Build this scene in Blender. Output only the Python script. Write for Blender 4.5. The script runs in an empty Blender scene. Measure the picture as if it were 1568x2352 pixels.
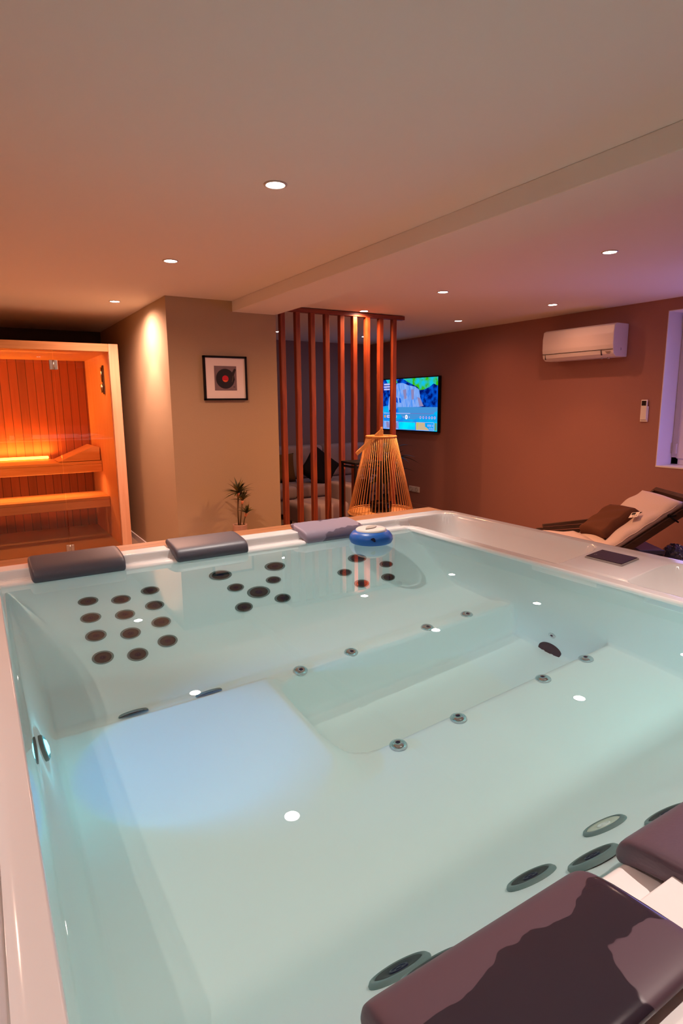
import bpy, bmesh, math, random
from mathutils import Vector, Matrix
random.seed(7)
PI = math.pi
S = bpy.context.scene
COL = S.collection

# ------------------------------------------------------------------ camera, world, exposure
cam_d = bpy.data.cameras.new('camera'); cam = bpy.data.objects.new('camera', cam_d); COL.objects.link(cam)
cam_d.sensor_fit = 'VERTICAL'; cam_d.sensor_height = 36.0; cam_d.lens = 1367.2 / 2352 * 36.0
cam_d.clip_start = 0.02; cam_d.clip_end = 60
_r = Vector((0.8525, -0.5226, -0.0087)); _b = Vector((-0.5136, -0.8391, 0.1798))
_b.normalize(); _r = (_r - _b * _r.dot(_b)).normalized(); _u = _b.cross(_r)
M = Matrix.Identity(4)
for i in range(3):
    M[i][0] = _r[i]; M[i][1] = _u[i]; M[i][2] = _b[i]
M.translation = (0, 0, 1.45)
cam.matrix_world = M
S.camera = cam
S.view_settings.view_transform = 'Standard'; S.view_settings.look = 'None'
S.view_settings.gamma = 1.0; S.view_settings.use_curve_mapping = False
S.view_settings.exposure = 0.0
S.cycles.sample_clamp_indirect = 4.0
S.cycles.max_bounces = 24; S.cycles.diffuse_bounces = 12; S.cycles.glossy_bounces = 4
S.cycles.transmission_bounces = 8; S.cycles.transparent_max_bounces = 16

W = bpy.data.worlds.new('world'); S.world = W; W.use_nodes = True
W.node_tree.nodes['Background'].inputs[0].default_value = (0.46, 0.35, 1.0, 1)   # blue dusk outside the window
W.node_tree.nodes['Background'].inputs[1].default_value = 3.0

WARM = (1.0, 0.50, 0.27)
NEUTRAL = (1.0, 0.86, 0.76)
CEIL = 2.305
# x, y, (spill watts, beam watts, beam angle), colour, label
SPOTS = [
    (1.12, 2.31, (5, 66, 66), (1, .88, .80), 'largest recessed ceiling spotlight, alone over the middle of the hot tub'),
    (1.12, 3.78, (82, 62, 78), (1, .49, .32), 'recessed ceiling spotlight between the one over the tub and the one by the sauna'),
    (1.12, 5.43, (135, 44, 72), (1, .53, .40), 'recessed ceiling spotlight in front of the sauna, left of the wall corner'),
    (3.27, 2.32, (8, 8, 66), WARM, 'recessed ceiling spotlight right of the beam, nearest the right edge of the photo'),
    (3.26, 3.77, (130, 52, 78), (1, .45, .19), 'recessed ceiling spotlight close to the right side of the beam, halfway along it'),
    (3.258, 4.885, (44, 36, 78), (1, .41, .19), 'recessed ceiling spotlight touching the top rail of the slatted screen'),
    (4.55, 3.77, (11, 11, 78), (1, .34, .16), 'recessed ceiling spotlight closest to the air conditioner'),
    (4.53, 4.98, (14, 11, 78), (1, .32, .14), 'recessed ceiling spotlight just right of the end of the slatted screen'),
    (3.246, 6.73, (2.2, 1.4, 78), (1, .75, .8), 'recessed ceiling spotlight in the lounge, beside the picture wall edge'),
    (4.484, 6.71, (2.2, 1.4, 78), (1, .75, .8), 'recessed ceiling spotlight in the lounge, seen between the middle slats'),
    # spotlights added out of view to brighten tub, rims and sauna front
    (1.12, .26, (10, 66, 84), (1, .79, .71), 'recessed ceiling spotlight above the near rim of the tub, added out of view'),
    (-.48, 2.31, (16, 4, 78), (1, .58, .40), 'recessed ceiling spotlight left of the tub, added out of view'),
    (-.48, .85, (30, 6, 78), (1, .70, .62), 'recessed ceiling spotlight left of the camera, added out of view'),
    (3.27, .85, (4, 4, 66), WARM, 'recessed ceiling spotlight right of the camera, added out of view'),
    (-.95, 5.43, (85, 60, 78), (1, .46, .28), 'recessed ceiling spotlight over the left part of the sauna front, added out of view'),
    (4.55, 2.32, (5, 4, 78), (1, .50, .34), 'recessed ceiling spotlight over the lounger, added out of view'),
]
def lamp(name, kind, loc, energy, color, parent=None, **kw):
    d = bpy.data.lights.new(name, kind); d.energy = energy; d.color = color
    for k, v in kw.items(): setattr(d, k, v)
    o = bpy.data.objects.new(name, d); o.location = loc; COL.objects.link(o)
    if parent is not None: o.parent = parent
    return o

# daylight through the window opening (portal only steers sampling)
portal = lamp('window_portal', 'AREA', (5.5, 2.4, 1.535), 1, (1, 1, 1), shape='RECTANGLE', size=1.3, size_y=1.34)
portal.rotation_euler = (PI / 2, 0, PI / 2); portal.data.cycles.is_portal = True

# ------------------------------------------------------------------ materials
def lin(c):
    return tuple(((v / 255) / 12.92 if v / 255 <= .04045 else ((v / 255 + .055) / 1.055) ** 2.4) for v in c)
def mat(name, col, rough=.5, metal=0, spec=.5, bump=0, scale=60, var=0, coat=0):
    m = bpy.data.materials.new(name); m.use_nodes = True
    nt = m.node_tree; b = nt.nodes['Principled BSDF']
    b.inputs['Base Color'].default_value = (*col, 1); b.inputs['Roughness'].default_value = rough
    b.inputs['Metallic'].default_value = metal; b.inputs['Specular IOR Level'].default_value = spec
    b.inputs['Coat Weight'].default_value = coat
    tc = nt.nodes.new('ShaderNodeTexCoord'); nz = nt.nodes.new('ShaderNodeTexNoise')
    nz.inputs['Scale'].default_value = scale; nz.inputs['Detail'].default_value = 4
    nt.links.new(tc.outputs['Object'], nz.inputs['Vector'])
    if bump:
        bp = nt.nodes.new('ShaderNodeBump'); bp.inputs['Strength'].default_value = bump; bp.inputs['Distance'].default_value = .004
        nt.links.new(nz.outputs['Fac'], bp.inputs['Height']); nt.links.new(bp.outputs['Normal'], b.inputs['Normal'])
    if var:
        mx = nt.nodes.new('ShaderNodeMix'); mx.data_type = 'RGBA'
        mx.inputs[6].default_value = (*[c * (1 - var) for c in col], 1); mx.inputs[7].default_value = (*[min(1, c * (1 + var)) for c in col], 1)
        nt.links.new(nz.outputs['Fac'], mx.inputs[0]); nt.links.new(mx.outputs[2], b.inputs['Base Color'])
    return m
def wood(name, c1, c2, axis='Z', rough=.5, scale=6, stretch=14, plank=0, plank_axis='X', gap=.03):
    m = bpy.data.materials.new(name); m.use_nodes = True
    nt = m.node_tree; b = nt.nodes['Principled BSDF']; L = nt.links.new
    b.inputs['Roughness'].default_value = rough
    tc = nt.nodes.new('ShaderNodeTexCoord'); mp = nt.nodes.new('ShaderNodeMapping')
    s = [scale * stretch / 6] * 3; s['XYZ'.index(axis)] = scale / 6
    mp.inputs['Scale'].default_value = s
    nz = nt.nodes.new('ShaderNodeTexNoise'); nz.inputs['Scale'].default_value = 3; nz.inputs['Detail'].default_value = 6; nz.inputs['Distortion'].default_value = .6
    L(tc.outputs['Object'], mp.inputs['Vector']); L(mp.outputs['Vector'], nz.inputs['Vector'])
    cr = nt.nodes.new('ShaderNodeValToRGB')
    cr.color_ramp.elements[0].position = .3; cr.color_ramp.elements[0].color = (*c1, 1)
    cr.color_ramp.elements[1].position = .7; cr.color_ramp.elements[1].color = (*c2, 1)
    L(nz.outputs['Fac'], cr.inputs['Fac'])
    out = cr.outputs['Color']
    if plank:
        sp = nt.nodes.new('ShaderNodeSeparateXYZ'); L(tc.outputs['Object'], sp.inputs[0])
        dv = nt.nodes.new('ShaderNodeMath'); dv.operation = 'DIVIDE'; dv.inputs[1].default_value = plank; L(sp.outputs[plank_axis], dv.inputs[0])
        fr = nt.nodes.new('ShaderNodeMath'); fr.operation = 'FRACT'; L(dv.outputs[0], fr.inputs[0])
        lt = nt.nodes.new('ShaderNodeMath'); lt.operation = 'LESS_THAN'; lt.inputs[1].default_value = gap; L(fr.outputs[0], lt.inputs[0])
        mx = nt.nodes.new('ShaderNodeMix'); mx.data_type = 'RGBA'; L(lt.outputs[0], mx.inputs[0]); L(out, mx.inputs[6])
        mx.inputs[7].default_value = (*[c * .25 for c in c1], 1)
        out = mx.outputs[2]
        fl = nt.nodes.new('ShaderNodeMath'); fl.operation = 'FLOOR'; L(dv.outputs[0], fl.inputs[0])
        wn = nt.nodes.new('ShaderNodeTexWhiteNoise'); wn.noise_dimensions = '1D'; L(fl.outputs[0], wn.inputs['W'])
        hs = nt.nodes.new('ShaderNodeHueSaturation'); mr = nt.nodes.new('ShaderNodeMapRange')
        mr.inputs['To Min'].default_value = .85; mr.inputs['To Max'].default_value = 1.15
        L(wn.outputs['Value'], mr.inputs['Value']); L(mr.outputs[0], hs.inputs['Value']); L(out, hs.inputs['Color'])
        out = hs.outputs['Color']
    L(out, b.inputs['Base Color'])
    return m
def emit(name, col, strength):
    m = bpy.data.materials.new(name); m.use_nodes = True; nt = m.node_tree
    nt.nodes.remove(nt.nodes['Principled BSDF'])
    e = nt.nodes.new('ShaderNodeEmission'); e.inputs[0].default_value = (*col, 1); e.inputs[1].default_value = strength
    nt.links.new(e.outputs[0], nt.nodes['Material Output'].inputs[0])
    return m
def clear(name, tint=(.95, .97, .96), ior=1.45, rough=0.0):
    m = bpy.data.materials.new(name); m.use_nodes = True; nt = m.node_tree
    nt.nodes.remove(nt.nodes['Principled BSDF'])
    t = nt.nodes.new('ShaderNodeBsdfTransparent'); t.inputs[0].default_value = (*tint, 1)
    g = nt.nodes.new('ShaderNodeBsdfGlossy'); g.inputs['Roughness'].default_value = rough
    f = nt.nodes.new('ShaderNodeFresnel'); f.inputs[0].default_value = ior
    x = nt.nodes.new('ShaderNodeMixShader'); L = nt.links.new
    L(f.outputs[0], x.inputs[0]); L(t.outputs[0], x.inputs[1]); L(g.outputs[0], x.inputs[2]); L(x.outputs[0], nt.nodes['Material Output'].inputs[0])
    return m

def water_mat():
    m = bpy.data.materials.new('water'); m.use_nodes = True; nt = m.node_tree; L = nt.links.new
    b = nt.nodes['Principled BSDF']; nt.nodes.remove(b)
    g = nt.nodes.new('ShaderNodeBsdfGlass'); g.inputs['IOR'].default_value = 1.333; g.inputs['Roughness'].default_value = 0
    g.inputs['Color'].default_value = (1, 1, 1, 1)
    va = nt.nodes.new('ShaderNodeVolumeAbsorption'); va.inputs['Color'].default_value = (.34, .95, .95, 1); va.inputs['Density'].default_value = .29
    o = nt.nodes['Material Output']; L(g.outputs[0], o.inputs['Surface']); L(va.outputs[0], o.inputs['Volume'])
    return m
def wet_mat(name, dry, wet, thr=.5, scale=5, lobes=False):
    # pillow foam with an irregular puddle of water (dark, glossy) and dry foam around it
    m = bpy.data.materials.new(name); m.use_nodes = True; nt = m.node_tree; L = nt.links.new
    b = nt.nodes['Principled BSDF']
    tc = nt.nodes.new('ShaderNodeTexCoord'); nz = nt.nodes.new('ShaderNodeTexNoise'); nz.inputs['Scale'].default_value = scale; nz.inputs['Detail'].default_value = 3
    L(tc.outputs['Object'], nz.inputs['Vector'])
    cr = nt.nodes.new('ShaderNodeValToRGB'); cr.color_ramp.elements[0].position = thr - .008; cr.color_ramp.elements[1].position = thr + .008
    fac = nz.outputs['Fac']
    if lobes:      # the puddle keeps off the front roll and off a dry corner
        sp = nt.nodes.new('ShaderNodeSeparateXYZ'); L(tc.outputs['Object'], sp.inputs[0])
        def math_(op, a, b_=None):
            n = nt.nodes.new('ShaderNodeMath'); n.operation = op
            for k, v in enumerate((a, b_)):
                if v is None: continue
                if isinstance(v, (int, float)): n.inputs[k].default_value = v
                else: L(v, n.inputs[k])
            return n.outputs[0]
        front = math_('MULTIPLY', math_('SUBTRACT', .012, sp.outputs['Y']), 9.0)
        cx_ = math_('MULTIPLY', math_('SUBTRACT', sp.outputs['X'], .105), 1.0); cy_ = math_('ADD', sp.outputs['Y'], .100)
        rad = math_('SQRT', math_('ADD', math_('MULTIPLY', cx_, cx_), math_('MULTIPLY', cy_, cy_)))
        lobe = math_('MULTIPLY', math_('SUBTRACT', rad, .075), 9.0)
        m_ = math_('MINIMUM', front, lobe)
        fac = math_('ADD', math_('MULTIPLY', math_('SUBTRACT', fac, .5), 1.3), math_('ADD', m_, .5))
    L(fac, cr.inputs['Fac'])
    mx = nt.nodes.new('ShaderNodeMix'); mx.data_type = 'RGBA'; mx.inputs[6].default_value = (*dry, 1); mx.inputs[7].default_value = (*wet, 1)
    L(cr.outputs['Color'], mx.inputs[0]); L(mx.outputs[2], b.inputs['Base Color'])
    mr = nt.nodes.new('ShaderNodeMapRange'); mr.inputs['To Min'].default_value = .5; mr.inputs['To Max'].default_value = .12
    L(cr.outputs['Color'], mr.inputs['Value']); L(mr.outputs[0], b.inputs['Roughness'])
    return m

m_ceiling = mat('ceiling_paint', (.80, .77, .72), .9, spec=.2, bump=.05, scale=140)
m_wall = mat('beige_plaster', (.45, .35, .225), .9, spec=.2, bump=.12, scale=180, var=.05)
m_wall_red = mat('terracotta_plaster', (.365, .182, .152), .9, spec=.2, bump=.12, scale=180, var=.05)
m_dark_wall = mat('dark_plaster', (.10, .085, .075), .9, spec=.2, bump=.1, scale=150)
m_lounge = mat('lounge_plaster', (.30, .22, .22), .9, spec=.2, bump=.1, scale=150)
m_white_paint = mat('white_paint', (.80, .78, .78), .6, bump=.04, scale=120)
m_tile = mat('floor_tile', (.40, .29, .21), .4, var=.12, scale=3)
m_acrylic = mat('white_acrylic', (.92, .91, .90), .13, spec=.5, var=.01, scale=2)
m_acrylic_wet = mat('submerged_acrylic', (.92, .91, .90), .35, spec=.03, var=.01, scale=2)
m_cab = wood('tub_cabinet_wood', (.36, .125, .042), (.50, .20, .075), 'X', .45)
m_gray_foam = mat('grey_foam', (.085, .080, .105), .42, bump=.05, scale=200, var=.08)
m_foam_wet_far = wet_mat('grey_foam_splashed', (.30, .25, .33), (.15, .125, .17), thr=.53, scale=6)
m_foam_near = wet_mat('purple_grey_foam_wet', (.095, .054, .075), (.029, .021, .033), thr=.5, scale=9, lobes=True)
m_foam_dry = mat('mauve_foam_dry', (.105, .066, .092), .45, bump=.08, scale=200, var=.08)
m_jet_ring = mat('teal_jet_ring', (.19, .24, .235), .4, spec=.05, var=.1)
m_jet_face = mat('dark_jet_face', (.046, .050, .052), .5, spec=.03, var=.2, scale=90)
m_jet_hub = mat('blue_black_hub', (.018, .02, .05), .4, spec=.06)
m_jet_cream = mat('cream_jet_face', (.62, .55, .42), .3)
m_chrome = mat('chrome', (.62, .64, .66), .12, metal=1, var=.05)
m_steel = mat('brushed_steel', (.55, .53, .50), .3, metal=1, var=.08, scale=120)
m_black = mat('black_lacquer', (.006, .006, .007), .6, spec=.2)
m_black_gl = mat('black_glass', (.010, .008, .012), .12)
m_pad_rim = mat('grey_plastic', (.42, .37, .36), .4)
m_blue = mat('blue_plastic', (.012, .13, .52), .35, var=.04)
m_lid = mat('white_plastic', (.82, .78, .74), .4)
m_lid_gray = mat('warm_grey_plastic', (.50, .46, .41), .5)
m_white_pl = mat('appliance_white', (.80, .77, .74), .4)
m_dark_gap = mat('shadow_gap_black', (.05, .03, .025), .7)
m_slat = wood('red_cedar', (.17, .026, .008), (.38, .085, .026), 'Z', .45, scale=7, stretch=18)
m_slat_rail = wood('red_cedar_rail', (.16, .030, .012), (.28, .06, .024), 'X', .5)
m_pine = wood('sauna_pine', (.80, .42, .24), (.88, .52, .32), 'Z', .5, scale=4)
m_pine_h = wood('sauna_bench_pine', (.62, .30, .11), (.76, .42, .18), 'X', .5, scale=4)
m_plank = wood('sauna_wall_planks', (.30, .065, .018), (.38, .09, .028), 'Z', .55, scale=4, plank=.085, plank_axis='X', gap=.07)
m_bamboo = wood('bamboo', (.62, .30, .09), (.78, .44, .16), 'Z', .45)
m_leaf = mat('dark_leaf', (.045, .052, .012), .45, var=.45, scale=20)
m_leaf2 = mat('leaf_edge_green', (.20, .15, .035), .45, var=.3, scale=30)
m_stem = mat('plant_stem', (.11, .065, .022), .7, var=.3, scale=60)
m_stem_red = mat('salmon_bract', (.62, .22, .10), .6)
m_pot = mat('blush_pot', (.52, .32, .24), .6, var=.04)
m_soil = mat('bark_chips', (.30, .18, .10), .9, var=.6, scale=70, bump=.6)
m_fabric = mat('oatmeal_fabric', (.62, .51, .49), .9, spec=.1, bump=.5, scale=300, var=.10)
m_brown_fab = mat('brown_fabric', (.115, .048, .030), .95, spec=.1, bump=.3, scale=250, var=.12)
m_dark_fab = mat('black_fabric', (.012, .011, .013), .9, spec=.1, bump=.2, scale=200)
m_olive_fab = mat('ochre_fabric', (.16, .085, .03), .9, spec=.1, bump=.4, scale=90, var=.3)
m_sofa = mat('sofa_fabric', (.36, .29, .30), .9, spec=.1, bump=.3, scale=220, var=.06)
m_dk_wood = wood('dark_teak', (.045, .022, .013), (.085, .042, .024), 'X', .5)
m_glass = clear('clear_glass'); m_sauna_glass = clear('sauna_glass', (.93, .90, .88), 1.5)
m_water = water_mat()
m_frame_pvc = mat('window_frame_white', (.66, .62, .62), .4)
m_tag = mat('white_label', (.80, .72, .62), .7)
m_blue_box = mat('slate_blue_plastic', (.06, .075, .16), .3, var=.15, scale=40)
m_lens = emit('spot_lens_glow', (1, .95, .88), 32)
m_ringp = mat('spot_trim_ring', (.62, .56, .50), .35, metal=.3)
m_led_strip = emit('amber_led_strip', (1.0, .46, .05), 9)
m_led_blue = emit('tub_light_glow', (.12, .75, 1.0), 7)

# ------------------------------------------------------------------ builders
class MB:
    def __init__(s): s.bm = bmesh.new()
    def _merge(s, t, m=0, smooth=False, mx=None):
        if mx is not None: bmesh.ops.transform(t, matrix=mx, verts=t.verts)
        for f in t.faces: f.material_index = m; f.smooth = smooth
        me = bpy.data.meshes.new('_t'); t.to_mesh(me); t.free(); s.bm.from_mesh(me); bpy.data.meshes.remove(me)
        return s
    def box(s, x0, x1, y0, y1, z0, z1, bev=0, m=0, seg=2, mx=None, smooth=False):
        t = bmesh.new()
        bmesh.ops.create_cube(t, size=1, matrix=Matrix.Translation(((x0 + x1) / 2, (y0 + y1) / 2, (z0 + z1) / 2)) @ Matrix.Diagonal((x1 - x0, y1 - y0, z1 - z0, 1)))
        if bev: bmesh.ops.bevel(t, geom=list(t.edges), offset=bev, segments=seg, profile=.5, affect='EDGES')
        return s._merge(t, m, smooth or bool(bev and seg > 2), mx)
    def prism(s, pts, a, b, plane='YZ', bev=0, m=0, seg=2, smooth=False, mx=None):
        # polygon pts in the plane, extruded from a to b along the remaining axis
        f3 = {'YZ': lambda p, q: (q, p[0], p[1]), 'XZ': lambda p, q: (p[0], q, p[1]), 'XY': lambda p, q: (p[0], p[1], q)}[plane]
        t = bmesh.new()
        va = [t.verts.new(f3(p, a)) for p in pts]; vb = [t.verts.new(f3(p, b)) for p in pts]; n = len(pts)
        t.faces.new(va); t.faces.new(vb[::-1])
        for i in range(n): t.faces.new((va[i], vb[i], vb[(i + 1) % n], va[(i + 1) % n]))
        bmesh.ops.recalc_face_normals(t, faces=t.faces)
        if bev: bmesh.ops.bevel(t, geom=list(t.edges), offset=bev, segments=seg, profile=.5, affect='EDGES')
        return s._merge(t, m, smooth, mx)
    def lathe(s, prof, c=(0, 0, 0), seg=32, m=0, smooth=True, mx=None, cap=True):
        t = bmesh.new(); rings = []
        for r, z in prof:
            rings.append([t.verts.new((c[0] + r * math.cos(2 * PI * k / seg), c[1] + r * math.sin(2 * PI * k / seg), c[2] + z)) for k in range(seg)])
        for A, B in zip(rings, rings[1:]):
            for k in range(seg): t.faces.new((A[k], A[(k + 1) % seg], B[(k + 1) % seg], B[k]))
        if cap:
            if prof[0][0] > 1e-6: t.faces.new(rings[0][::-1])
            if prof[-1][0] > 1e-6: t.faces.new(rings[-1])
        bmesh.ops.remove_doubles(t, verts=t.verts, dist=1e-6)
        bmesh.ops.recalc_face_normals(t, faces=t.faces)
        return s._merge(t, m, smooth, mx)
    def tube(s, pts, r, seg=8, m=0, smooth=True):
        pts = [Vector(p) for p in pts]; rs = r if isinstance(r, (list, tuple)) else [r] * len(pts)
        t = bmesh.new(); rings = []
        for i, p in enumerate(pts):
            d = (pts[min(i + 1, len(pts) - 1)] - pts[max(i - 1, 0)]).normalized()
            u = d.cross(Vector((0, 0, 1)) if abs(d.z) < .9 else Vector((1, 0, 0))).normalized(); v = d.cross(u)
            rings.append([t.verts.new(p + rs[i] * (u * math.cos(2 * PI * k / seg) + v * math.sin(2 * PI * k / seg))) for k in range(seg)])
        for A, B in zip(rings, rings[1:]):
            for k in range(seg): t.faces.new((A[k], A[(k + 1) % seg], B[(k + 1) % seg], B[k]))
        t.faces.new(rings[0][::-1]); t.faces.new(rings[-1])
        bmesh.ops.recalc_face_normals(t, faces=t.faces)
        return s._merge(t, m, smooth)
    def poly(s, pts, m=0):
        t = bmesh.new(); t.faces.new([t.verts.new(p) for p in pts]); return s._merge(t, m)
    def build(s, name, mats, parent=None, shift=(0, 0, 0)):
        if not isinstance(mats, (list, tuple)): mats = [mats]
        me = bpy.data.meshes.new(name); 
        if tuple(shift) != (0, 0, 0): bmesh.ops.translate(s.bm, verts=s.bm.verts, vec=[-v for v in shift])
        s.bm.to_mesh(me); s.bm.free()
        for mt in mats: me.materials.append(mt)
        o = bpy.data.objects.new(name, me); COL.objects.link(o)
        if parent is not None: o.parent = parent
        return o
def tag(o, label, cat, group=None):
    o['label'] = label; o['category'] = cat
    if group: o['group'] = group
    return o
def thing(name, label, cat, loc=(0, 0, 0), rz=0, group=None):
    o = bpy.data.objects.new(name, None); COL.objects.link(o); o.empty_display_size = .1
    o.location = loc; o.rotation_euler = (0, 0, rz)
    return tag(o, label, cat, group)
def struct(name, mb, m, parent=None):
    o = mb.build(name, m, parent)
    if parent is None: o['kind'] = 'structure'
    return o
def cushion(w, d, h, n=18, puff=1.0, corner=.35, crease=0):
    # soft pillow: a pinched square bag
    t = bmesh.new(); top = []; bot = []
    for j in range(n + 1):
        for i in range(n + 1):
            u = i / n * 2 - 1; v = j / n * 2 - 1
            k = (max(0, 1 - u ** 4) * max(0, 1 - v ** 4)) ** .5
            pin = 1 - .10 * (1 - abs(u) ** 2) * abs(v) ** 3; pin2 = 1 - .10 * (1 - abs(v) ** 2) * abs(u) ** 3
            z = h / 2 * k ** corner * puff if k > 0 else 0
            z += crease * k * math.sin(u * 9 + v * 4) * .5
            top.append(t.verts.new((u * w / 2 * pin2, v * d / 2 * pin, z)))
            edge = i in (0, n) or j in (0, n)
            bot.append(top[-1] if edge else t.verts.new((u * w / 2 * pin2, v * d / 2 * pin, -h / 2 * k ** corner)))
    q = lambda A, i, j: A[j * (n + 1) + i]
    for j in range(n):
        for i in range(n):
            t.faces.new((q(top, i, j), q(top, i + 1, j), q(top, i + 1, j + 1), q(top, i, j + 1)))
            f = (q(bot, i, j), q(bot, i, j + 1), q(bot, i + 1, j + 1), q(bot, i + 1, j))
            try: t.faces.new(f)
            except ValueError: pass
    bmesh.ops.recalc_face_normals(t, faces=t.faces)
    return t

# ------------------------------------------------------------------ room shell
YW = 4.96      # picture wall
XW = 5.18      # television wall
struct('floor', MB().box(-1.5, 5.6, -1.6, 8.2, -.1, 0), m_tile)
struct('ceiling', MB().box(-1.5, 5.6, -1.6, 8.2, CEIL, CEIL + .12), m_ceiling)
struct('wall_left', MB().box(-1.5, -1.35, -1.6, 8.2, 0, CEIL), m_wall)
struct('wall_near', MB().box(-1.35, XW, -1.6, -1.45, 0, CEIL), m_wall)
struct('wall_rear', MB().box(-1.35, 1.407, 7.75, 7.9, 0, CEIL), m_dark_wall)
struct('wall_center', MB().box(1.407, 2.372, YW, 7.9, 0, CEIL), m_wall)
struct('wall_lounge', MB().box(2.372, XW, 7.6, 7.75, 0, CEIL), m_lounge)
WY0, WY1, WZ0, WZ1 = 1.75, 3.066, .865, 2.206
wr = MB()
wr.box(XW, XW + .3, -1.6, WY0, 0, CEIL); wr.box(XW, XW + .3, WY1, 8.2, 0, CEIL)
wr.box(XW, XW + .3, WY0, WY1, 0, WZ0); wr.box(XW, XW + .3, WY0, WY1, WZ1, CEIL)
struct('wall_right', wr, m_wall_red)
# white reveal lining of the window and the window itself
rv = MB()
rv.box(XW - .002, XW + .24, WY1 - .006, WY1, WZ0, WZ1); rv.box(XW - .002, XW + .24, WY0, WY0 + .006, WZ0, WZ1)
rv.box(XW - .002, XW + .24, WY0, WY1, WZ1 - .006, WZ1); rv.box(XW - .004, XW + .24, WY0, WY1, WZ0, WZ0 + .012)
struct('trim_1', rv, m_white_paint)
wf = MB()
fx0, fx1 = XW + .22, XW + .28
a0, a1, c0, c1 = WY0 + .006, WY1 - .006, WZ0 + .012, WZ1 - .006
wf.box(fx0, fx1, a1 - .07, a1, c0, c1, .006); wf.box(fx0, fx1, a0, a0 + .07, c0, c1, .006)
wf.box(fx0, fx1, a0, a1, c1 - .07, c1, .006); wf.box(fx0, fx1, a0, a1, c0, c0 + .07, .006)
win = struct('window_1', wf, m_frame_pvc)
sa = MB(); s0, s1, z0, z1 = a0 + .055, a1 - .055, c0 + .055, c1 - .055
sa.box(fx0 - .018, fx1 - .02, s1 - .07, s1, z0, z1, .008); sa.box(fx0 - .018, fx1 - .02, s0, s0 + .07, z0, z1, .008)
sa.box(fx0 - .018, fx1 - .02, s0 + .07, s1 - .07, z1 - .07, z1, .008); sa.box(fx0 - .018, fx1 - .02, s0 + .07, s1 - .07, z0, z0 + .07, .008)
sa.build('sash', m_frame_pvc, win)
MB().box(fx0 + .015, fx0 + .021, s0 + .06, s1 - .06, z0 + .06, z1 - .06).build('pane', m_glass, win)
hg = MB(); hg.box(fx0 - .03, fx0, s1 - .004, s1 + .012, c0 + .10, c0 + .19, .003); hg.box(fx0 - .03, fx0, s1 - .004, s1 + .012, c1 - .19, c1 - .10, .003)
hg.build('hinge', m_frame_pvc, win)
# violet lamp added on the sill, unseen, for purple light around the window
ml = thing('added_violet_lamp', 'small added violet globe lamp, out of view on the window sill', 'lamp', (5.275, 2.08, WZ0 + .012))
b = MB(); b.lathe([(.045, 0), (.045, .02), (.03, .03), (0, .03)], seg=28); b.build('base', m_black, ml)
b = MB(); b.lathe([(.02, .028), (.05, .045), (.066, .085), (.06, .12), (.035, .145), (0, .152)], seg=28); b.build('globe', emit('violet_globe', (.38, .24, 1.0), 7), ml)
lamp('added_violet_glow', 'POINT', (-.085, .0, .10), 9, (.40, .27, 1.0), ml, shadow_soft_size=.012)
# beam under the ceiling
struct('beam', MB().box(1.968, 2.372, -1.45, YW, 2.218, CEIL, .004), m_ceiling)
# skirting boards
struct('baseboard_center', MB().box(1.395, 1.407, YW, 7.75, 0, .06), m_white_paint)
struct('baseboard_front', MB().box(1.395, 2.384, YW - .012, YW, 0, .06), m_white_paint)
struct('baseboard_right', MB().box(XW - .012, XW, -1.45, 7.6, 0, .06), m_wall_red)

# ------------------------------------------------------------------ recessed spots
def spot(x, y, w, col, label):
    t = thing('recessed_spotlight', label, 'spotlight', (x, y, CEIL), 0, 'recessed ceiling spotlights')
    global ring_me, lens_me
    if ring_me is None:
        b = MB(); b.lathe([(.037, -.001), (.037, -.0035), (.041, -.005), (.046, -.0035), (.047, 0), (.037, -.001)], cap=False)
        o = b.build('trim_ring', m_ringp, t); ring_me = o.data
        b = MB(); b.lathe([(.037, -.0022), (.02, -.0026), (0, -.0028)], cap=False); o2 = b.build('lens', m_lens, t); lens_me = o2.data
    else:
        for n, me in (('trim_ring', ring_me), ('lens', lens_me)):
            o = bpy.data.objects.new(n, me); COL.objects.link(o); o.parent = t
    # a narrow beam inside a wide soft spill
    for e, size, blend in ((w[0], 166, 1.0), (w[1], w[2], .45)):
        l = lamp('spot_lamp', 'SPOT', (0, 0, -.0095), e, col, t, spot_size=math.radians(size), spot_blend=blend, shadow_soft_size=.006)
        l.data.cycles.is_caustics_light = True
    return t
ring_me = lens_me = None
for a in SPOTS: spot(*a)

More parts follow.
